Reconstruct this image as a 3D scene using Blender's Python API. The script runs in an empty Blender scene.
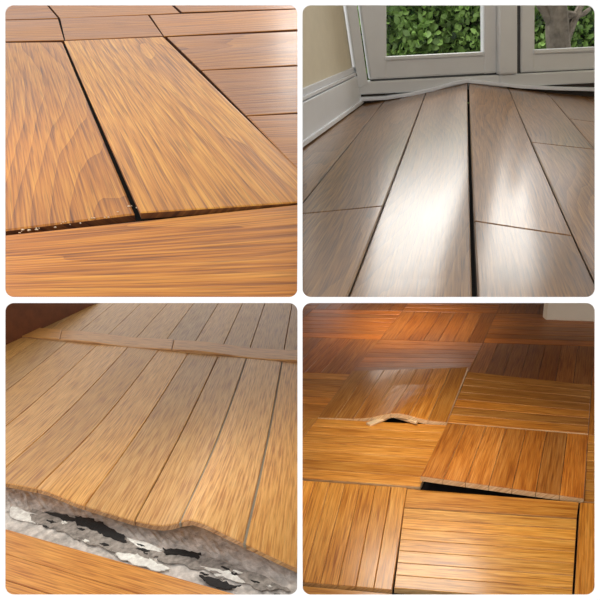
import bpy, bmesh, math, random
from mathutils import Vector, Matrix, noise
random.seed(7)
sc=bpy.context.scene
sc.view_settings.view_transform='Standard'
C=Vector((0,-6,3)); F=600.0
def ray(u,v): return Vector(((u-300)/F,1,(300-v)/F))
def lin(c):
    return tuple(((x/255)/12.92 if x/255<=0.04045 else ((x/255+0.055)/1.055)**2.4) for x in c)+(1,)

# ---------------- materials ----------------
def newmat(name):
    m=bpy.data.materials.new(name); m.use_nodes=True
    nt=m.node_tree; b=nt.nodes['Principled BSDF']; return m,nt,b
def N(nt,t,**k):
    n=nt.nodes.new(t)
    for a,x in k.items(): setattr(n,a,x)
    return n
def math_(nt,op,a,b=None,c=None):
    n=N(nt,'ShaderNodeMath',operation=op)
    for i,x in enumerate((a,b,c)):
        if x is None: continue
        if isinstance(x,(int,float)): n.inputs[i].default_value=x
        else: nt.links.new(x,n.inputs[i])
    return n.outputs[0]
def plain(name,rgb,rough=.5,nscale=6,var=.12,bump=.1,coat=0,metal=0):
    m,nt,b=newmat(name)
    tc=N(nt,'ShaderNodeTexCoord'); no=N(nt,'ShaderNodeTexNoise'); no.inputs['Scale'].default_value=nscale; no.inputs['Detail'].default_value=8; no.inputs['Roughness'].default_value=.62
    nt.links.new(tc.outputs['Object'],no.inputs['Vector'])
    r=N(nt,'ShaderNodeValToRGB'); c=lin(rgb)
    r.color_ramp.elements[0].position=.3; r.color_ramp.elements[1].position=.7
    r.color_ramp.elements[0].color=tuple(x*(1-var) for x in c[:3])+(1,)
    r.color_ramp.elements[1].color=tuple(min(1,x*(1+var)) for x in c[:3])+(1,)
    nt.links.new(no.outputs['Fac'],r.inputs['Fac']); nt.links.new(r.outputs['Color'],b.inputs['Base Color'])
    b.inputs['Roughness'].default_value=rough; b.inputs['Coat Weight'].default_value=coat; b.inputs['Metallic'].default_value=metal
    if bump:
        bp=N(nt,'ShaderNodeBump'); bp.inputs['Strength'].default_value=bump; bp.inputs['Distance'].default_value=.03
        nt.links.new(no.outputs['Fac'],bp.inputs['Height']); nt.links.new(bp.outputs['Normal'],b.inputs['Normal'])
    return m
def wood(name,dark,mid,light,W,rings=8,amp=1.2,wr=.3,wf=.5,wb=.3,fib=30,rough=.35,coat=.4,coatr=.15,bump=.15,lenk=.15,pore=.75,fl=1.2,fdet=4,spec=.5,knots=0,bs=.3):
    """wood grain in plank UVs, W = typical plank width in metres"""
    m,nt,b=newmat(name)
    uv=N(nt,'ShaderNodeUVMap',uv_map='UVMap'); sp=N(nt,'ShaderNodeSeparateXYZ'); nt.links.new(uv.outputs[0],sp.inputs[0])
    u=math_(nt,'DIVIDE',sp.outputs[0],W); v=math_(nt,'DIVIDE',sp.outputs[1],W)
    def ns(ku,kv,det,z,spread=.18):
        cb=N(nt,'ShaderNodeCombineXYZ'); nt.links.new(math_(nt,'MULTIPLY',u,ku),cb.inputs[0]); nt.links.new(math_(nt,'MULTIPLY',v,kv),cb.inputs[1]); cb.inputs[2].default_value=z
        n=N(nt,'ShaderNodeTexNoise'); n.inputs['Scale'].default_value=1; n.inputs['Detail'].default_value=det
        nt.links.new(cb.outputs[0],n.inputs['Vector'])
        if spread is None: return n.outputs['Fac']
        mr=N(nt,'ShaderNodeMapRange'); nt.links.new(n.outputs['Fac'],mr.inputs[0]); mr.inputs[1].default_value=.5-spread; mr.inputs[2].default_value=.5+spread
        return mr.outputs[0]
    n1=ns(lenk,.8,1,0,None); n1b=ns(.8,5,2,5,None); n2=ns(fl,fib,fdet,3); n3=ns(.35,2.2,3,7,bs); n4=ns(fl*2,fib*2,3,11,None)
    ph=math_(nt,'ADD',math_(nt,'MULTIPLY',v,rings),math_(nt,'ADD',math_(nt,'MULTIPLY',n1,amp*rings),math_(nt,'MULTIPLY',n1b,.9)))
    fr_=math_(nt,'FRACT',ph)          # sawtooth growth rings: sharp late wood edge
    ring=math_(nt,'POWER',math_(nt,'SUBTRACT',1.0,fr_),.6)
    fac=math_(nt,'ADD',math_(nt,'ADD',math_(nt,'MULTIPLY',ring,wr),math_(nt,'MULTIPLY',n2,wf)),math_(nt,'MULTIPLY',n3,wb))
    fac=math_(nt,'DIVIDE',fac,wr+wf+wb)
    r=N(nt,'ShaderNodeValToRGB'); e=r.color_ramp.elements; e[0].position=.12; e[0].color=lin(dark); e[1].position=.88; e[1].color=lin(light)
    x=e.new(.5); x.color=lin(mid)
    nt.links.new(fac,r.inputs['Fac'])
    por=N(nt,'ShaderNodeMapRange'); nt.links.new(n4,por.inputs[0]); por.inputs[1].default_value=.36; por.inputs[2].default_value=.47; por.inputs[3].default_value=pore; por.inputs[4].default_value=1
    pv=por.outputs[0]
    if knots:   # sparse dark knots
        cb=N(nt,'ShaderNodeCombineXYZ'); nt.links.new(math_(nt,'MULTIPLY',u,.45),cb.inputs[0]); nt.links.new(math_(nt,'MULTIPLY',v,.9),cb.inputs[1])
        vo=N(nt,'ShaderNodeTexVoronoi'); vo.inputs['Scale'].default_value=1; nt.links.new(cb.outputs[0],vo.inputs['Vector'])
        kr=N(nt,'ShaderNodeMapRange'); nt.links.new(vo.outputs['Distance'],kr.inputs[0]); kr.inputs[1].default_value=.02; kr.inputs[2].default_value=knots; kr.inputs[3].default_value=.42; kr.inputs[4].default_value=1
        pv=math_(nt,'MULTIPLY',pv,kr.outputs[0])
    at=N(nt,'ShaderNodeAttribute',attribute_name='tint')
    mx=N(nt,'ShaderNodeMix',data_type='RGBA',blend_type='MULTIPLY'); mx.inputs[0].default_value=1
    nt.links.new(r.outputs['Color'],mx.inputs[6]); nt.links.new(at.outputs['Color'],mx.inputs[7])
    mx2=N(nt,'ShaderNodeMix',data_type='RGBA',blend_type='MULTIPLY'); mx2.inputs[0].default_value=1
    cc=N(nt,'ShaderNodeCombineColor'); [nt.links.new(pv,cc.inputs[i]) for i in range(3)]
    nt.links.new(mx.outputs[2],mx2.inputs[6]); nt.links.new(cc.outputs[0],mx2.inputs[7])
    nt.links.new(mx2.outputs[2],b.inputs['Base Color'])
    rr=N(nt,'ShaderNodeMapRange'); nt.links.new(n3,rr.inputs[0]); rr.inputs[3].default_value=rough*.85; rr.inputs[4].default_value=rough*1.2
    nt.links.new(rr.outputs[0],b.inputs['Roughness']); b.inputs['Specular IOR Level'].default_value=spec
    b.inputs['Coat Weight'].default_value=coat; b.inputs['Coat Roughness'].default_value=coatr
    bp=N(nt,'ShaderNodeBump'); bp.inputs['Strength'].default_value=bump; bp.inputs['Distance'].default_value=.01*W
    nt.links.new(fac,bp.inputs['Height']); nt.links.new(bp.outputs['Normal'],b.inputs['Normal'])
    return m

# ---------------- view helpers: floors are real tilted planes ----------------
class Plane:
    def __init__(s,vp1,vp2,corners,near=6.15):
        d1=ray(*vp1); d2=ray(*vp2); n=d1.cross(d2).normalized()
        if n.z<0: n=-n
        s.n=n
        s.H=max(-near*ray(*c).dot(n) for c in corners)
        s.O=C-s.H*n
        s.ex=(Vector((1,0,0))-n*n.x).normalized(); s.ey=n.cross(s.ex)
        s.M=Matrix(((s.ex.x,s.ey.x,n.x,s.O.x),(s.ex.y,s.ey.y,n.y,s.O.y),(s.ex.z,s.ey.z,n.z,s.O.z),(0,0,0,1)))
        s.d1=s.loc_dir(d1); s.d2=s.loc_dir(d2)
    def loc_dir(s,d): return Vector((d.dot(s.ex),d.dot(s.ey))).normalized()
    def px(s,u,v,h=0):
        r=ray(u,v); t=-(s.H-h)/r.dot(s.n); p=C+t*r-s.O
        return Vector((p.dot(s.ex),p.dot(s.ey)))
    def w(s,p,h=0): return s.O+s.ex*p.x+s.ey*p.y+s.n*h

class Build:
    def __init__(s,name,pl,mats,clips=()):
        s.name=name; s.pl=pl; s.bm=bmesh.new(); s.uv=s.bm.loops.layers.uv.new('UVMap'); s.col=s.bm.loops.layers.float_color.new('tint')
        s.mats=mats; s.clips=clips
    def plank(s,c,nu=8,nv=4,hf=None,thick=.12,bev=.02,drop=.01,gap=.01,tint=(1,1,1),mi=0,ppx=True,stint=None):
        """c: 4 corners (s0t0,s1t0,s1t1,s0t1); s = grain direction"""
        if ppx: c=[s.pl.px(*p) for p in c]
        L=((c[1]-c[0]).length+(c[2]-c[3]).length)/2; W=((c[3]-c[0]).length+(c[2]-c[1]).length)/2
        g0=gap/L;g1=gap/W;b0=bev/L;b1=bev/W
        S=[g0,g0+b0]+[g0+b0+(1-2*g0-2*b0)*i/nu for i in range(1,nu)]+[1-g0-b0,1-g0]
        T=[g1,g1+b1]+[g1+b1+(1-2*g1-2*b1)*i/nv for i in range(1,nv)]+[1-g1-b1,1-g1]
        ou,ov=random.uniform(0,50),random.uniform(0,50)
        rows=[]
        for j,t in enumerate(T):
            row=[]
            for i,q in enumerate(S):
                p=(c[0]*(1-q)+c[1]*q)*(1-t)+(c[3]*(1-q)+c[2]*q)*t
                h=hf(p,q,t) if hf else 0
                if i in(0,len(S)-1) or j in(0,len(T)-1): h-=drop
                row.append((s.bm.verts.new((p.x,p.y,h)),q*L+ou,t*W+ov))
            rows.append(row)
        def face(vs,m=mi,tt=tint):
            try: f=s.bm.faces.new([v[0] for v in vs])
            except ValueError: return
            f.material_index=m; f.smooth=False
            for l,v in zip(f.loops,vs): l[s.uv].uv=(v[1],v[2]); l[s.col]=(*tt,1)
        for j in range(len(T)-1):
            for i in range(len(S)-1):
                face([rows[j][i],rows[j][i+1],rows[j+1][i+1],rows[j+1][i]])
        ring=rows[0][:]+[r[-1] for r in rows[1:]]+rows[-1][-2::-1]+[r[0] for r in rows[-2:0:-1]]
        low=[(s.bm.verts.new((a[0].co.x,a[0].co.y,a[0].co.z-thick)),a[1],a[2]+thick) for a in ring]
        k=len(ring)
        smi=mi if len(s.mats)<2 or mi!=0 else 1
        for i in range(k):
            j=(i+1)%k; face([ring[j],ring[i],low[i],low[j]],smi,stint or tint)
    def slab(s,pts,h,thick,mi=0,ppx=True,jit=0):
        if ppx: pts=[s.pl.px(*p) for p in pts]
        top=[s.bm.verts.new((p.x,p.y,h+random.uniform(-jit,jit))) for p in pts]; bot=[s.bm.verts.new((p.x,p.y,h-thick)) for p in pts]
        fs=[s.bm.faces.new(top),s.bm.faces.new(bot[::-1])]
        k=len(pts)
        for i in range(k):
            j=(i+1)%k; fs.append(s.bm.faces.new([top[j],top[i],bot[i],bot[j]]))
        for f in fs:
            f.material_index=mi
            for l in f.loops: l[s.uv].uv=(l.vert.co.x,l.vert.co.y); l[s.col]=(1,1,1,1)
    def done(s,parent=None):
        bmesh.ops.recalc_face_normals(s.bm,faces=s.bm.faces)
        Mi=s.pl.M.inverted() if s.pl else Matrix.Identity(4)
        for co,no in s.clips:   # world-space cut planes at the case walls
            lc=Mi@Vector(co); ln=(Mi.to_3x3()@Vector(no)).normalized()
            bmesh.ops.bisect_plane(s.bm,geom=s.bm.verts[:]+s.bm.edges[:]+s.bm.faces[:],plane_co=lc,plane_no=ln,clear_outer=True)
        me=bpy.data.meshes.new(s.name); s.bm.to_mesh(me)
        for m in s.mats: me.materials.append(m)
        o=bpy.data.objects.new(s.name,me); sc.collection.objects.link(o)
        M=s.pl.M if s.pl else Matrix.Identity(4)
        if parent: o.parent=parent
        o.matrix_world=M
        return o
def empty(name,loc):
    e=bpy.data.objects.new(name,None); e.location=loc; sc.collection.objects.link(e); bpy.context.view_layer.update(); return e
def prism(name,pts,vec,mat,parent=None,bevel=0,clips=()):
    bm=bmesh.new(); a=[bm.verts.new(p) for p in pts]; b=[bm.verts.new(p+vec) for p in pts]; k=len(pts)
    bm.faces.new(a); bm.faces.new(b[::-1])
    for i in range(k): bm.faces.new([a[(i+1)%k],a[i],b[i],b[(i+1)%k]])
    bmesh.ops.recalc_face_normals(bm,faces=bm.faces)
    for co,no in clips:
        bmesh.ops.bisect_plane(bm,geom=bm.verts[:]+bm.edges[:]+bm.faces[:],plane_co=Vector(co),plane_no=Vector(no),clear_outer=True)
    me=bpy.data.meshes.new(name); bm.to_mesh(me); bm.free(); me.materials.append(mat)
    o=bpy.data.objects.new(name,me); sc.collection.objects.link(o)
    if parent: o.parent=parent; o.matrix_parent_inverse=parent.matrix_world.inverted()
    if bevel:
        md=o.modifiers.new('bev','BEVEL'); md.width=bevel; md.segments=2
    return o
LEFT=[((-.03,0,0),(1,0,0)),((0,.08,0),(0,-1,0))]
RIGHT=[((.03,0,0),(-1,0,0)),((0,.08,0),(0,-1,0))]
BOT=[((0,0,2.985),(0,0,1))]
TOP=[((0,0,3.008),(0,0,-1))]
def tn(v=.1,r=0,base=1.0):
    k=base*(1+random.uniform(-v,v)); q=random.uniform(-r,r); return (k*(1+q*.3),k,k*(1-q))

# ---------------- white board added for the collage borders, with four rounded openings ----------------
white=plain('white_painted_board',(254,254,254),.6,3,.002,.0)
cu=bpy.data.curves.new('b','CURVE'); cu.dimensions='2D'; cu.fill_mode='BOTH'; cu.extrude=.005
def loop(x0,z0,x1,z1,r,n=8):
    pts=[]
    for cx,cz,a0 in((x1-r,z1-r,0),(x0+r,z1-r,90),(x0+r,z0+r,180),(x1-r,z0+r,270)):
        for i in range(n+1):
            a=math.radians(a0+90*i/n); pts.append((cx+r*math.cos(a),cz+r*math.sin(a)))
    s=cu.splines.new('POLY'); s.points.add(len(pts)-1); s.use_cyclic_u=True
    for p,q in zip(s.points,pts): p.co=(q[0],q[1],0,1)
loop(-4.2,-1.2,4.2,7.2,.02)
def P(u,v): return ((u-300)/100,3+(300-v)/100)
for a in((5,5,297.5,297),(302.5,5,595,297),(5,303,297.5,595),(302.5,303,595,595)):
    x0,z1=P(a[0],a[1]); x1,z0=P(a[2],a[3]); loop(x0,z0,x1,z1,.085)
co=bpy.data.objects.new('tmp',cu); sc.collection.objects.link(co)
bpy.context.view_layer.update()
me=bpy.data.meshes.new_from_object(co.evaluated_get(bpy.context.evaluated_depsgraph_get()))
bpy.data.objects.remove(co)
wb=bpy.data.objects.new('collage_border_board',me); sc.collection.objects.link(wb)
wb.rotation_euler=(math.pi/2,0,0); wb.location=(0,.006,0); me.materials.clear(); me.materials.append(white)
divm=plain('divider_paint',(150,140,128),.9,2,.05,.05)
prism('added_divider',[Vector((-.012,.03,-1.2)),Vector((.012,.03,-1.2)),Vector((.012,.03,7.2)),Vector((-.012,.03,7.2))],Vector((0,15,0)),divm)  # unseen partition, added to keep left and right lighting apart

dark=plain('dark_underlay',(14,10,7),.95,8,.3,.1)

# =====================================================================
# TOP LEFT : close-up of gapped oak parquet
pl=Plane((-18,-140),(4500,-280),[(5,297),(297,297)])
oak=wood('varnished_oak',(120,68,14),(188,122,36),(218,158,64),2.6,rings=10,amp=2.0,wr=.26,wf=.42,wb=.16,fib=60,rough=.42,coat=.22,coatr=.26,bump=.25,lenk=.14,pore=.64,fl=1.4,spec=.35)
raw=wood('raw_oak_edge',(60,30,10),(105,60,25),(150,95,45),2.6,coat=0,rough=.8)
b=Build('oak_parquet_floor',pl,[oak,raw,dark],LEFT+TOP)
def hC(p,q,t): return .05*math.exp(-((q)**2)*6)*(1-t)**1.5+.006
b.plank([(134.5,214),(62,42),(-42,43),(-64,239)],24,10,gap=.0,bev=.03,drop=.015,tint=(.94,.86,.70))
b.plank([(141,216.5),(64,41),(163,37),(330,200)],24,10,hC,thick=.08,gap=.0,bev=.025,drop=.01,tint=(1.18,1.18,1.06))
b.plank([(-70,242.5),(330,200.5),(340,302),(-90,302)],24,8,gap=.0,bev=.03,drop=.015,tint=(1.12,.98,.74))
b.plank([(167,37),(420,26),(420,58),(201,70)],10,4,gap=.005,bev=.02,tint=(.80,.68,.52))
b.plank([(201.5,70.5),(440,59.5),(440,104),(246,115.5)],10,4,gap=.005,bev=.02,tint=(.72,.60,.44))
b.plank([(246.5,116),(460,105.5),(460,160),(298,170)],10,4,gap=.005,bev=.02,tint=(.84,.72,.54))
b.plank([(-70,22),(58,19),(64,40),(-80,43)],8,3,gap=.003,tint=(.84,.72,.54))
b.plank([(60,18),(148,15),(163,36),(65,40)],6,3,gap=.003,tint=(.76,.64,.48))
b.plank([(150,15),(330,8),(360,26),(164,36)],6,3,gap=.003,tint=(.88,.76,.58))
b.plank([(-80,0),(40,-3),(58,18),(-75,22)],6,3,gap=.003,tint=(.74,.60,.44))
b.plank([(42,-3),(160,-6),(180,13),(60,18)],6,3,gap=.003,tint=(.82,.70,.52))
b.plank([(162,-6),(400,-14),(430,4),(182,12)],6,3,gap=.003,tint=(.74,.62,.46))
b.slab([(-120,302),(340,302),(420,-20),(-90,-20)],-.10,.03,2)
b.done()
fl=Build('varnish_flake_cluster',pl,[plain('flaked_varnish',(226,206,176),.3,10,.1,.1)],LEFT+TOP)
for i in range(26):
    x=random.uniform(8,120); v=236-(x-5)*.165+random.uniform(-6,0)*(.5 if x<60 else 1)
    if i>21: x=random.uniform(126,138); v=random.uniform(206,216)
    r=random.uniform(.3,1.1); n=6; a0=random.random()*6
    fl.slab([(x+r*random.uniform(.8,2.2)*math.cos(a0+k*1.047),v+r*.35*random.uniform(.5,1.4)*math.sin(a0+k*1.047)) for k in range(n)],.010,.01,0)
fl.done()

# =====================================================================
# TOP RIGHT : buckled plank floor under the window
pl=Plane((462,10),(6000,-43),[(303,297),(595,297)])
fum=wood('fumed_oak',(74,46,20),(128,86,44),(164,120,68),1.25,rings=9,amp=1.8,wr=.3,wf=.45,wb=.3,fib=44,rough=.34,coat=.55,coatr=.17,bump=.12,lenk=.16,pore=.6,fl=1.3,spec=.4,knots=.16)
fumraw=wood('fumed_oak_edge',(40,30,22),(80,65,50),(120,100,80),1.25,coat=0,rough=.8)
b=Build('buckled_oak_floor',pl,[fum,fumraw,dark],RIGHT+TOP)
pk=pl.px(466,104); bs=pl.px(475,297); rd=(pk-bs); rl=rd.length; rdn=rd.normalized(); rn=Vector((rdn.y,-rdn.x))
lw=abs((pl.px(358,104)-pk).dot(rn)); rw=abs((pl.px(592,98)-pk).dot(rn))
def hR(p,q=0,t=0):
    y=(p-bs).dot(rdn)/rl; x=(p-bs).dot(rn)
    a=max(0,1-abs(x)/(lw if x<0 else rw*1.15))
    return .58*max(0,min(1,y))**1.4*a**1.2
def seam(xb,v): return (462+(xb-462)*(v-10)/287.0,v)
VE=lambda x:103.5-.026*(x-358)
def col(x0,x1,cuts,dm=0):
    for a,c in zip(cuts,cuts[1:]):
        va0=VE(seam(x0,100)[0]) if a<100 else a; va1=VE(seam(x1,100)[0]) if a<100 else a+dm
        vc0=c; vc1=c if c>=300 else c+dm
        b.plank([seam(x0,vc0),seam(x0,va0),seam(x1,va1),seam(x1,vc1)],30,6,hR,thick=.1,bev=.02,drop=.018,gap=.009,tint=tn(.16,.08))
col(-50,100,[90,130,300]); col(-200,-50,[90,300]); col(100,225,[90,300]); col(225,348,[90,215,300],-7); col(348,473,[90,300])
col(477,602,[90,224,300],14); col(602,727,[90,150,300],4); col(727,852,[90,125,300],3); col(852,980,[90,300]); col(980,1110,[90,200])
b.slab([(250,301),(720,301),(720,94),(250,104)],-.13,.03,2)
b.done()
w0=pl.px(358,104); w1=pl.px(660,96.2); W0=pl.w(w0); W1=pl.w(w1); wa=(W1-W0).normalized(); wn=wa.cross(pl.n).normalized()
if wn.y<0: wn=-wn     # points outdoors
def pw(u,v,off=0):
    r=ray(u,v); q=W0+wn*off; t=(q-C).dot(wn)/r.dot(wn); return C+t*r
upvc=plain('white_upvc',(214,216,216),.35,2,.02,.0)
upvcg=plain('grey_gasket',(70,72,74),.6,5,.1,.0)
cream=plain('cream_wall_paint',(222,214,192),.85,3,.03,.05)
skw=plain('white_gloss_trim',(230,234,240),.35,2,.02,.0)
TOPV=-190
def bar(name,pts,back,front,mat,par,bev=.02):
    ps=[pw(u,v,-front) for u,v in pts]; return prism(name,ps,wn*(back+front),mat,par,bev)
gm,gn,gb=newmat('window_glass')
for n in list(gn.nodes):
    if n.type!='OUTPUT_MATERIAL': gn.nodes.remove(n)
out=gn.nodes[0]; tr=N(gn,'ShaderNodeBsdfTransparent'); gl=N(gn,'ShaderNodeBsdfGlossy'); gl.inputs['Roughness'].default_value=.02
fr=N(gn,'ShaderNodeFresnel'); fr.inputs['IOR'].default_value=1.15; mxs=N(gn,'ShaderNodeMixShader')
gn.links.new(fr.outputs[0],mxs.inputs[0]); gn.links.new(tr.outputs[0],mxs.inputs[1]); gn.links.new(gl.outputs[0],mxs.inputs[2]); gn.links.new(mxs.outputs[0],out.inputs['Surface'])
e1=empty('window_1',pw(430,0))
lx=lambda x,v:(x-(84-v)*.14*(1 if x<372 else .5 if x<380 else .1),v)
bar('outer_jamb',[lx(357,TOPV),lx(368,TOPV),lx(368,84),lx(358,88)],.3,.25,upvc,e1)
bar('sash_stile_hinge',[lx(370,TOPV),(386,TOPV),(387,78),lx(371,80)],.2,.12,upvc,e1,.05)
bar('sash_stile_lock',[(483,TOPV),(496,TOPV),(497,73),(484,74)],.2,.12,upvc,e1,.05)
bar('sash_bottom_rail',[(372,60),(496,54),(497,73),(371,80)],.2,.10,upvc,e1,.06)
bar('glazing_bead',[(385,57),(484,52),(484,55.5),(385,60.5)],.1,.16,upvc,e1,.02)
bar('outer_bottom_rail',[(356,82.5),(500,75),(500,88),(357,95)],.3,.2,upvc,e1,.04)
bar('gasket',[(371,79),(497,72.5),(497,76),(371,83)],.05,.06,upvcg,e1,0)
bar('glass_pane',[(384,TOPV),(485,TOPV),(485,57),(384,61)],-.08,.1,gm,e1,0)
e2=empty('window_2',pw(560,0))
bar('centre_post',[(499,TOPV),(518,TOPV),(518,74),(499,75)],.3,.3,upvc,e2,.06)
bar('gasket_post',[(496.5,TOPV),(499.5,TOPV),(499.5,75),(496.5,75)],.05,.06,upvcg,e2,0)
bar('gasket_sash',[(517.5,TOPV),(521.5,TOPV),(521.5,74),(517.5,74)],.05,.06,upvcg,e2,0)
bar('sash_stile_hinge',[(521,TOPV),(536,TOPV),(535,71),(521,73)],.2,.12,upvc,e2,.05)
bar('sash_bottom_rail',[(521,53),(640,48),(640,67),(521,73)],.2,.10,upvc,e2,.06)
bar('glazing_bead',[(534,50),(640,45),(640,48.5),(534,54)],.1,.16,upvc,e2,.02)
bar('outer_bottom_rail',[(500,75),(655,67),(655,80),(500,88)],.3,.2,upvc,e2,.04)
bar('gasket',[(521,72),(640,66),(640,69.5),(521,75.5)],.05,.06,upvcg,e2,0)
bar('sash_stile_lock',[(628,TOPV),(642,TOPV),(642,66),(628,67)],.2,.14,upvc,e2,.05)
bar('outer_jamb',[(644,TOPV),(662,TOPV),(662,80),(644,80)],.3,.3,upvc,e2,.05)
bar('glass_pane',[(534,TOPV),(630,TOPV),(630,52),(534,55)],-.08,.1,gm,e2,0)
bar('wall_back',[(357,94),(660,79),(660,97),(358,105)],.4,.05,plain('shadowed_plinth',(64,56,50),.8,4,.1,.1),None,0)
bar('wall_back_lintel',[(300,TOPV-30),(670,TOPV-30),(670,TOPV),(300,TOPV)],.4,.3,cream,None,0)
tp=[(357,98),(385,96.5),(410,93),(435,87.5),(455,81.5),(467,79.5),(485,81),(520,85),(560,87),(600,88),(655,88)]
bar('trim_1',tp+[(u,v+3.6) for u,v in tp[::-1]],.02,.30,skw,None,.02)
A=pl.w(pl.px(300,145)); B=pl.w(pl.px(358,104)); Bt=pw(358-(104-TOPV+30)*.15,TOPV-30)
A0=A+(A-B).normalized()*8
ln=((A-B).cross(Bt-B)).normalized()
if ln.x<0: ln=-ln   # into room
up=(Bt-B)
CL=[((.03,0,0),(-1,0,0))]
prism('wall_left',[A0-up*.0,B-up*.0,Bt,A0+up],-ln*.06,cream,clips=CL)
def onl(u,v):
    r=ray(u,v); t=(B-C).dot(ln)/r.dot(ln); return C+t*r
eb=empty('baseboard_left',onl(330,110))
def bb(name,t0,t1,th):
    hh=onl(352,67)-onl(357.5,104)
    prism(name,[B+hh*t0,A0+hh*t0,A0+hh*t1,B+hh*t1],ln*th,skw,eb,.02,CL)
bb('skirting_board',0,.76,.14); bb('ogee_step',.78,.86,.11); bb('cap_moulding',.86,1.0,.06); bb('quadrant_bead',.0,.1,.2)
Cw=pl.w(pl.px(662,96)); Dn=(pl.ex*pl.d1.x+pl.ey*pl.d1.y)
prism('wall_right',[Cw,Cw-Dn*16,Cw-Dn*16+pl.n*7.6,Cw+pl.n*7.6],pl.ex*.06,cream)
hC2=(pw(460,TOPV-25)-pw(460,100)).length
c0=W0+pl.n*hC2-pl.ex*.2; c1=Cw+pl.n*hC2
prism('ceiling',[c0,c1,c1-Dn*14,c0-Dn*14+pl.ex*1.5],pl.n*.06,cream,clips=CL)
def leafmat(name,c0,c1):
    m,nt,bb_=newmat(name)
    at=N(nt,'ShaderNodeAttribute',attribute_name='tint'); r=N(nt,'ShaderNodeValToRGB'); r.color_ramp.elements[0].color=lin(c0); r.color_ramp.elements[1].color=lin(c1)
    nt.links.new(at.outputs['Fac'],r.inputs['Fac']); nt.links.new(r.outputs['Color'],bb_.inputs['Base Color']); bb_.inputs['Roughness'].default_value=.5
    return m
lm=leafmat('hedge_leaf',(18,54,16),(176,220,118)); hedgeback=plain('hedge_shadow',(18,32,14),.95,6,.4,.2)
def leaves(name,u0,u1,v0,v1,off,count,size,mats):
    bm=bmesh.new(); cl=bm.loops.layers.float_color.new('tint')
    a=pw(u0,v1,off); ax=pw(u1,v1,off)-a; az=pw(u0,v0,off)-a
    for i in range(count):
        x=random.random(); z=random.random()
        bu=noise.noise(Vector((x*9,z*4,off)))*.7
        c=a+ax*x+az*z-wn*(bu+random.uniform(0,.5))
        d=Vector([random.gauss(0,1) for _ in range(3)]).normalized(); e=d.cross(Vector([random.gauss(0,1) for _ in range(3)])).normalized()
        L=size*random.uniform(.6,1.3); w=L*.32
        vs=[bm.verts.new(p) for p in(c-d*L*.5,c-d*L*.1+e*w,c+d*L*.25+e*w*.8,c+d*L*.5,c+d*L*.25-e*w*.8,c-d*L*.1-e*w)]
        f=bm.faces.new(vs); t=min(1,max(0,random.gauss(.40+bu*.5,.27)))
        for l in f.loops: l[cl]=(t,t,t,1)
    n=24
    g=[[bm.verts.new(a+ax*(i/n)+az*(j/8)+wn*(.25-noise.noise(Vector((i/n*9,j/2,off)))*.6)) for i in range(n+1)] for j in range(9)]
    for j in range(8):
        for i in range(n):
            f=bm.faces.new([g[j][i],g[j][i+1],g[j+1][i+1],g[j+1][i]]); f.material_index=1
    me=bpy.data.meshes.new(name); bm.to_mesh(me)
    for m in mats: me.materials.append(m)
    o=bpy.data.objects.new(name,me); sc.collection.objects.link(o); return o
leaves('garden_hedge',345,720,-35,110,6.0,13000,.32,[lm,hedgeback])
bark=plain('tree_bark',(120,112,102),.95,3,.5,.8)
bm=bmesh.new(); base=pw(563,112,1.7); top=pw(552,-60,1.7); n=14; ringp=None
for j in range(15):
    t=j/14; c=base.lerp(top,t); rr=.42*(1-.3*t)+.35*math.exp(-t*6)
    rg=[bm.verts.new(c+(pl.ex*math.cos(k*2*math.pi/n)+pl.ey*math.sin(k*2*math.pi/n))*rr*(1+.18*noise.noise(Vector((k*.9,j*.5,1))))) for k in range(n)]
    if ringp:
        for k in range(n): bm.faces.new([ringp[k],ringp[(k+1)%n],rg[(k+1)%n],rg[k]])
    ringp=rg
for sx,(tu,tv) in enumerate([(595,-30),(515,-40),(590,8)]):
    s0=base.lerp(top,.35+.1*sx); s1=pw(tu,tv,1.7); d=(s1-s0).normalized(); p=d.orthogonal().normalized(); q=d.cross(p); pr=None
    for j in range(7):
        c=s0.lerp(s1,j/6)+pl.n*.1*math.sin(j); r=.2*(1-.7*j/6)
        rg=[bm.verts.new(c+(p*math.cos(k*.785)+q*math.sin(k*.785))*r) for k in range(8)]
        if pr:
            for k in range(8): bm.faces.new([pr[k],pr[(k+1)%8],rg[(k+1)%8],rg[k]])
        pr=rg
me=bpy.data.meshes.new('tree_trunk'); bm.to_mesh(me); me.materials.append(bark); o=bpy.data.objects.new('tree_trunk',me); sc.collection.objects.link(o)
prism('ground',[pw(340,114,.45),pw(730,114,.45),pw(730,114,7),pw(340,114,7)],-pl.n*.1,plain('garden_soil',(70,66,50),.95,4,.4,.3))
wmid=pw(500,-60,0); wnrm=wn.copy(); pln=pl.n.copy()

# =====================================================================
# BOTTOM LEFT : cupped maple strip floor with exposed concrete
pl=Plane((322,132),(-735,265),[(5,597),(297,597)])
map_=wood('varnished_maple',(172,108,46),(212,154,80),(230,178,106),1.0,rings=6,amp=.8,wr=.03,wf=.42,wb=.12,fib=34,rough=.42,coat=.2,coatr=.3,bump=.06,lenk=.15,pore=.8,fl=1.6,spec=.4,bs=.5)
mapraw=wood('raw_maple_edge',(120,80,45),(180,135,90),(215,175,125),1.0,coat=0,rough=.8)
putty=plain('grey_filler',(140,130,112),.8,10,.1,.1)
b=Build('cupped_maple_floor',pl,[map_,mapraw,dark,putty],LEFT+BOT)
fa=pl.px(5,497); fb=pl.px(297,575); fd=fb-fa; fl_=fd.length; fdn=fd.normalized()
ctrl=[]
for x,vv in [(-60,470),(5,483),(50,491),(80,504),(110,513),(135,521),(165,527),(182,523),(197,518),(212,525),(235,537),(265,552),(297,568),(330,580)]:
    base_v=497+.267*(x-5); p=pl.px(x,base_v); d=(C-pl.w(p)).length
    ctrl.append(((p-fa).dot(fdn)/fl_,max(.02,(base_v-vv)/F*d*1.05)))
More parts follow.
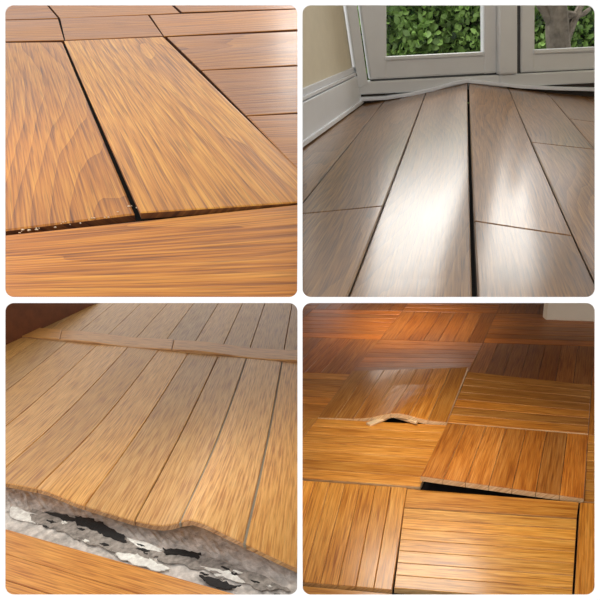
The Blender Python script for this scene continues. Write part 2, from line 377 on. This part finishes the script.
def hs(s):
    if s<=ctrl[0][0]: return ctrl[0][1]
    for (a,x),(c,y) in zip(ctrl,ctrl[1:]):
        if a<=s<=c:
            t=(s-a)/(c-a); return x+(y-x)*t
    return ctrl[-1][1]
def hB(p,q=0,t=0):
    d=pl.d1; w=p-fa
    det=fdn.x*(-d.y)-fdn.y*(-d.x)
    s=(w.x*(-d.y)-w.y*(-d.x))/det; k=(fdn.x*w.y-fdn.y*w.x)/det
    s=s/fl_; hv=sum(hs(s+o_)*w_ for o_,w_ in((-.03,.25),(0,.5),(.03,.25)))
    return hv*math.exp(-(abs(k)/1.9)**1.3)
def isec(p1,p2,p3,p4):
    x1,y1=p1;x2,y2=p2;x3,y3=p3;x4,y4=p4; d=(x1-x2)*(y3-y4)-(y1-y2)*(x3-x4)
    a=x1*y2-y1*x2; c=x3*y4-y3*x4
    return ((a*(x3-x4)-(x1-x2)*c)/d,(a*(y3-y4)-(y1-y2)*c)/d)
VP=(322,132)
xs=[-332,-298,-264,-230,-196,-162,-129,-96,-63,-30,3,36,67,98,129,160,190,220,248,283,318,352]
tops=[(x,344.5+.065*(x-105)) for x in xs]; i48=xs.index(248)
Fr=((5,497),(297,575)); St=((60,341),(299,363)); Su=((60,331),(299,352)); Tp=((0,296),(300,300))
for i,(a,c) in enumerate(zip(tops,tops[1:])):
    q=[isec(VP,a,*Fr),isec(VP,a,*St),isec(VP,c,*St),isec(VP,c,*Fr)]
    g=.014 if i in(i48-1,i48,i48+1) else .007
    b.plank(q,26,5,hB,thick=.06,bev=.008,drop=.016,gap=g,tint=tn(.16,.18))
    q=[isec(VP,a,*Su),isec(VP,a,*Tp),isec(VP,c,*Tp),isec(VP,c,*Su)]
    b.plank(q,6,3,None,thick=.07,bev=.008,drop=.014,gap=.007,tint=tn(.12,.14,.84))
def hS(p,q,t): return .04+.025*math.sin(q*7)
f=lambda L,x:L[0][1]+(L[1][1]-L[0][1])/(L[1][0]-L[0][0])*(x-L[0][0])
for (x0,x1) in((-200,60),(60,172),(172,299.5)):
    b.plank([(x0,f(St,x0)),(x1,f(St,x1)),(x1+2,f(Su,x1+2)),(x0+2,f(Su,x0+2))],14,3,hS,thick=.1,bev=.025,drop=.015,gap=.003,tint=(1.02,.94,.86))
for a in(tops[i48],tops[i48+1]):
    p0=isec(VP,(a[0]-.7,a[1]),*Fr);p1=isec(VP,(a[0]-.7,a[1]),*St);p2=isec(VP,(a[0]+.7,a[1]),*St);p3=isec(VP,(a[0]+.7,a[1]),*Fr)
    b.plank([p0,p1,p2,p3],26,1,lambda p,q,t:hB(p)-.012,thick=.05,bev=.001,drop=0,gap=0,mi=3)
for k,(y0,y1) in enumerate([((510,606),(534,636)),((534,636),(560,664)),((560,664),(592,696)),((592,696),(630,730))]):
    b.plank([(-60,y0[0]),(300,y0[1]+6),(300,y1[1]+6),(-60,y1[0])],14,3,None,thick=.07,bev=.012,drop=.008,gap=.004,tint=(1.04,.86,.56) if k%2 else (1.0,.82,.52))
b.done()
conc=plain('weathered_concrete',(206,198,190),.95,7,.45,1.0)
cb=Build('concrete_subfloor',pl,[conc],LEFT+BOT)
n1=110;n2=26; gv=[]
q=[pl.px(-80,450),pl.px(299,540),pl.px(299,650),pl.px(-80,560)]
for j in range(n2+1):
    row=[]
    for i in range(n1+1):
        s=i/n1;t=j/n2; p=(q[0]*(1-s)+q[1]*s)*(1-t)+(q[3]*(1-s)+q[2]*s)*t
        row.append(cb.bm.verts.new((p.x,p.y,-.085+.015*noise.noise(Vector((p.x*3,p.y*3,0)))+.014*noise.noise(Vector((p.x*14,p.y*14,0)))+.007*noise.noise(Vector((p.x*40,p.y*40,0))))))
    gv.append(row)
for j in range(n2):
    for i in range(n1): cb.bm.faces.new([gv[j][i],gv[j][i+1],gv[j+1][i+1],gv[j+1][i]])
subfloor=cb.done(); bpy.context.view_layer.update()
ad=Build('adhesive_residue',pl,[plain('black_bitumen',(20,18,18),.7,12,.4,.5),plain('torn_grey_paper',(150,142,134),.9,14,.5,.6),plain('pale_plaster_scrap',(238,232,224),.9,14,.25,.6)],LEFT)
def blob(pts,h,mi,k=4,amp=1.3):
    out=[]
    for (x0,y0),(x1,y1) in zip(pts,pts[1:]+pts[:1]):
        for j in range(k):
            t=j/k; out.append((x0+(x1-x0)*t+random.uniform(-amp,amp),y0+(y1-y0)*t+random.uniform(-amp,amp)*.8))
    ad.slab(out,h,.012,mi,jit=.004)
blob([(30,505),(76,512),(120,534),(160,548),(150,556),(110,548),(60,528),(28,516)],-.058,1,7,2.2)
blob([(150,545),(210,552),(262,572),(290,585),(262,585),(214,566),(160,558)],-.058,1,7,2.2)
blob([(10,503),(40,512),(36,520),(10,514)],-.057,2,4,1.5)
blob([(110,545),(150,556),(170,564),(156,567),(120,555)],-.056,2,6,1.6)
blob([(200,561),(232,569),(244,578),(214,571)],-.055,2,5,1.4)
blob([(126,534),(156,542),(160,548),(140,545)],-.054,2,5,1.2)
for kk in range(26):
    x=random.uniform(8,290); y=503+.267*(x-5)+random.uniform(0,16); r=random.uniform(1,4)
    blob([(x-r*1.6,y-1),(x,y-r*.4),(x+r*1.8,y+r*.4),(x,y+r*.5)],-.05,random.choice([1,2,2,0]),3,.7)
blob([(74,513),(90,515),(104,521),(124,532),(125,540),(106,533),(92,526),(76,521)],-.044,0,6,1.5)
blob([(44,508),(66,512),(80,518),(64,517)],-.044,0,4,1)
blob([(162,545),(180,546),(200,550),(198,555),(180,552),(165,550)],-.044,0,5,1.3)
blob([(198,572),(214,574),(228,580),(242,582),(224,586),(206,579)],-.044,0,5,1.4)
ad.done(subfloor)
w_a=pl.w(pl.px(-40,366)); w_b=pl.w(pl.px(104,300)); 
prism('wall_side',[w_a,w_b,w_b+pl.n*1.2,w_a+pl.n*1.2],Vector((-.05,.03,0)),plain('brown_wall_shade',(120,66,30),.6,3,.2,.1),clips=BOT)  # dark brown wall, with the shadow on it put into its colour

# =====================================================================
# BOTTOM RIGHT : buckled mosaic parquet
pl=Plane((615,40),(-2600,245),[(303,597),(595,597)])
mos=wood('mosaic_oak',(144,82,24),(202,140,58),(228,176,96),.42,rings=3,amp=1.0,wr=.15,wf=.5,wb=.35,fib=22,rough=.36,coat=.35,coatr=.2,bump=.06,lenk=.2,pore=.72,fl=.8,spec=.45)
mosraw=wood('raw_mosaic_edge',(180,136,88),(226,190,142),(244,218,176),.42,coat=0,rough=.8)
b=Build('mosaic_parquet_floor',pl,[mos,mosraw,dark],RIGHT+BOT)
o=pl.px(420,488); A=-pl.d2 if pl.d2.x<0 else pl.d2; Bv=pl.d1
TA=abs((pl.px(584,502)-o).dot(A)); TB=(pl.px(446,426)-o).length
def X(i,j): return o+A*(TA*i)+Bv*(TB*j)
HT={(0,0):(.19,.04,.0,.06),(-1,1):(.02,.07,.24,.07),(-1,0):(0,.02,.02,.0),(0,1):(.07,.02,.0,.15),(-1,2):(.05,.15,.0,.0),(0,2):(.10,.0,.0,.0)}
def tile(i,j,tint,nst=7):
    c=[X(i,j),X(i+1,j),X(i+1,j+1),X(i,j+1)]
    hh=HT.get((i,j),(0,0,0,0)); horiz=(i+j)%2!=0
    def bil(u,v):
        h=(hh[0]*(1-u)+hh[1]*u)*(1-v)+(hh[3]*(1-u)+hh[2]*u)*v
        if (i,j)==(-1,1): h+=.13*math.exp(-((u-.62)/.18)**2)*max(0,1-v*1.6)
        return h
    up_=(i,j) in HT
    for k in range(nst):
        a=k/nst;e=(k+1)/nst
        if horiz:
            q=[c[0].lerp(c[3],a),c[1].lerp(c[2],a),c[1].lerp(c[2],e),c[0].lerp(c[3],e)]
            hf=lambda p,s,t,a=a,e=e:bil(s,a+(e-a)*t)
        else:
            q=[c[0].lerp(c[1],a),c[3].lerp(c[2],a),c[3].lerp(c[2],e),c[0].lerp(c[1],e)]
            hf=lambda p,s,t,a=a,e=e:bil(a+(e-a)*t,s)
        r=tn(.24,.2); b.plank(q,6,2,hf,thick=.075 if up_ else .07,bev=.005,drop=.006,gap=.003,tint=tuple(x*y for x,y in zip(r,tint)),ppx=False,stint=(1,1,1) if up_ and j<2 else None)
for j in range(0,12):
    for i in range(-7,4):
        base=(.96,.82,.66) if j<1 else (.90,.72,.56) if j<2 else (.70,.45,.33)  # rows tinted darker towards the back: weaker light put into the colour
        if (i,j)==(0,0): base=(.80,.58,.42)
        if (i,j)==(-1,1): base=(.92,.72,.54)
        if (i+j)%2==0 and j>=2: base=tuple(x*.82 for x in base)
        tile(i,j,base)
def quadstrips(c,n,tint,horiz,hf=None):
    c=[pl.px(*p) for p in c] # fl,fr,br,bl
    for k in range(n):
        a=k/n;e=(k+1)/n
        q=[c[0].lerp(c[3],a),c[1].lerp(c[2],a),c[1].lerp(c[2],e),c[0].lerp(c[3],e)] if horiz else [c[0].lerp(c[1],a),c[3].lerp(c[2],a),c[3].lerp(c[2],e),c[0].lerp(c[1],e)]
        r=tn(.17,.16); b.plank(q,6,2,hf,thick=.07,bev=.005,drop=.006,gap=.003,tint=tuple(x*y for x,y in zip(r,tint)),ppx=False)
quadstrips([(268,579),(392,590),(407,487.5),(300,480)],7,(1.06,.90,.66),False)
quadstrips([(130,566),(266,578.5),(298,480),(180,472)],6,(1.0,.88,.68),True)
quadstrips([(404,507),(577,518),(579,502),(407,488.5)],1,(1.02,.86,.62),True)
quadstrips([(394,588),(572,602),(577,519),(404,508)],7,(1.18,1.12,.98),True)
quadstrips([(574,602),(720,612),(715,512),(580,502)],7,(.94,.78,.56),False)
quadstrips([(268,606),(392,618),(392,593.5),(268,582.5)],1,(1,.88,.66),True)
quadstrips([(130,594),(266,605),(266,582),(130,570)],1,(1,.88,.66),True)
b.slab([(150,603),(640,640),(700,303),(230,303)],-.09,.03,2)
mf=b.done(); bpy.context.view_layer.update()
sp=Build('splinters',pl,[mosraw],RIGHT)
def sliver(c,h):
    sp.plank([(u,v,0) for u,v in c],4,1,lambda p,s,t:h+.03*s,thick=.03,bev=.003,drop=.002,gap=0)
sliver([(366,425),(392,417),(394,419),(370,427)],.04); sliver([(394,416),(418,425),(416,427),(394,419)],.05)
sp.done(mf)
dm=plain('cream_door_lining',(240,228,206),.5,3,.02,0)
d0=pl.w(pl.px(546,320)); d1=pl.w(pl.px(640,323.5))
prism('trim_2',[d0,d1,d1+pl.n*1.0,d0+pl.n*1.0],Vector((0,.2,0)),dm,None,.02,clips=BOT)

# ---------------- lights ----------------
wd=bpy.data.worlds.new('World'); sc.world=wd; wd.use_nodes=True
wd.node_tree.nodes['Background'].inputs[0].default_value=(1,1,1,1); wd.node_tree.nodes['Background'].inputs[1].default_value=1.08
def area(name,loc,target,sx,sy,e,col=(1,1,1)):
    l=bpy.data.lights.new(name,'AREA'); l.shape='RECTANGLE'; l.size=sx; l.size_y=sy; l.energy=e; l.color=col
    o=bpy.data.objects.new(name,l); sc.collection.objects.link(o); o.location=loc
    o.rotation_euler=(Vector(target)-Vector(loc)).to_track_quat('-Z','Y').to_euler(); return o
area('fill_light_left',(-1.6,1.6,2.93),(-1.6,2.2,0),1.8,.9,54,(1,.95,.86))  # added fill above the maple floor, hidden from the camera
area('fill_light_right',(1.6,1.6,2.93),(1.6,1.8,0),1.8,.9,66,(1,.95,.86))  # added fill above the mosaic floor, hidden behind the board
area('fill_light_back',(2.2,6,3.5),(2,7.5,1.5),2,1.2,46,(1,.92,.82))  # extra unseen fill, added to brighten the far mosaic rows
area('fill_light_side',(-7,1.5,6.5),(-1.5,3,4),2,2,150,(1,.94,.84))  # unseen side fill, added to brighten the oak parquet
area('daylight_window_sky',wmid+wnrm*5.5+pln*4.2,wmid-wnrm*5,12,6,1450,(1,.97,.91))
cam=bpy.data.cameras.new('camera'); cam.sensor_width=36; cam.lens=36*F/600; cam.clip_end=200
co=bpy.data.objects.new('camera',cam); sc.collection.objects.link(co); co.location=C; co.rotation_euler=(math.pi/2,0,0); sc.camera=co
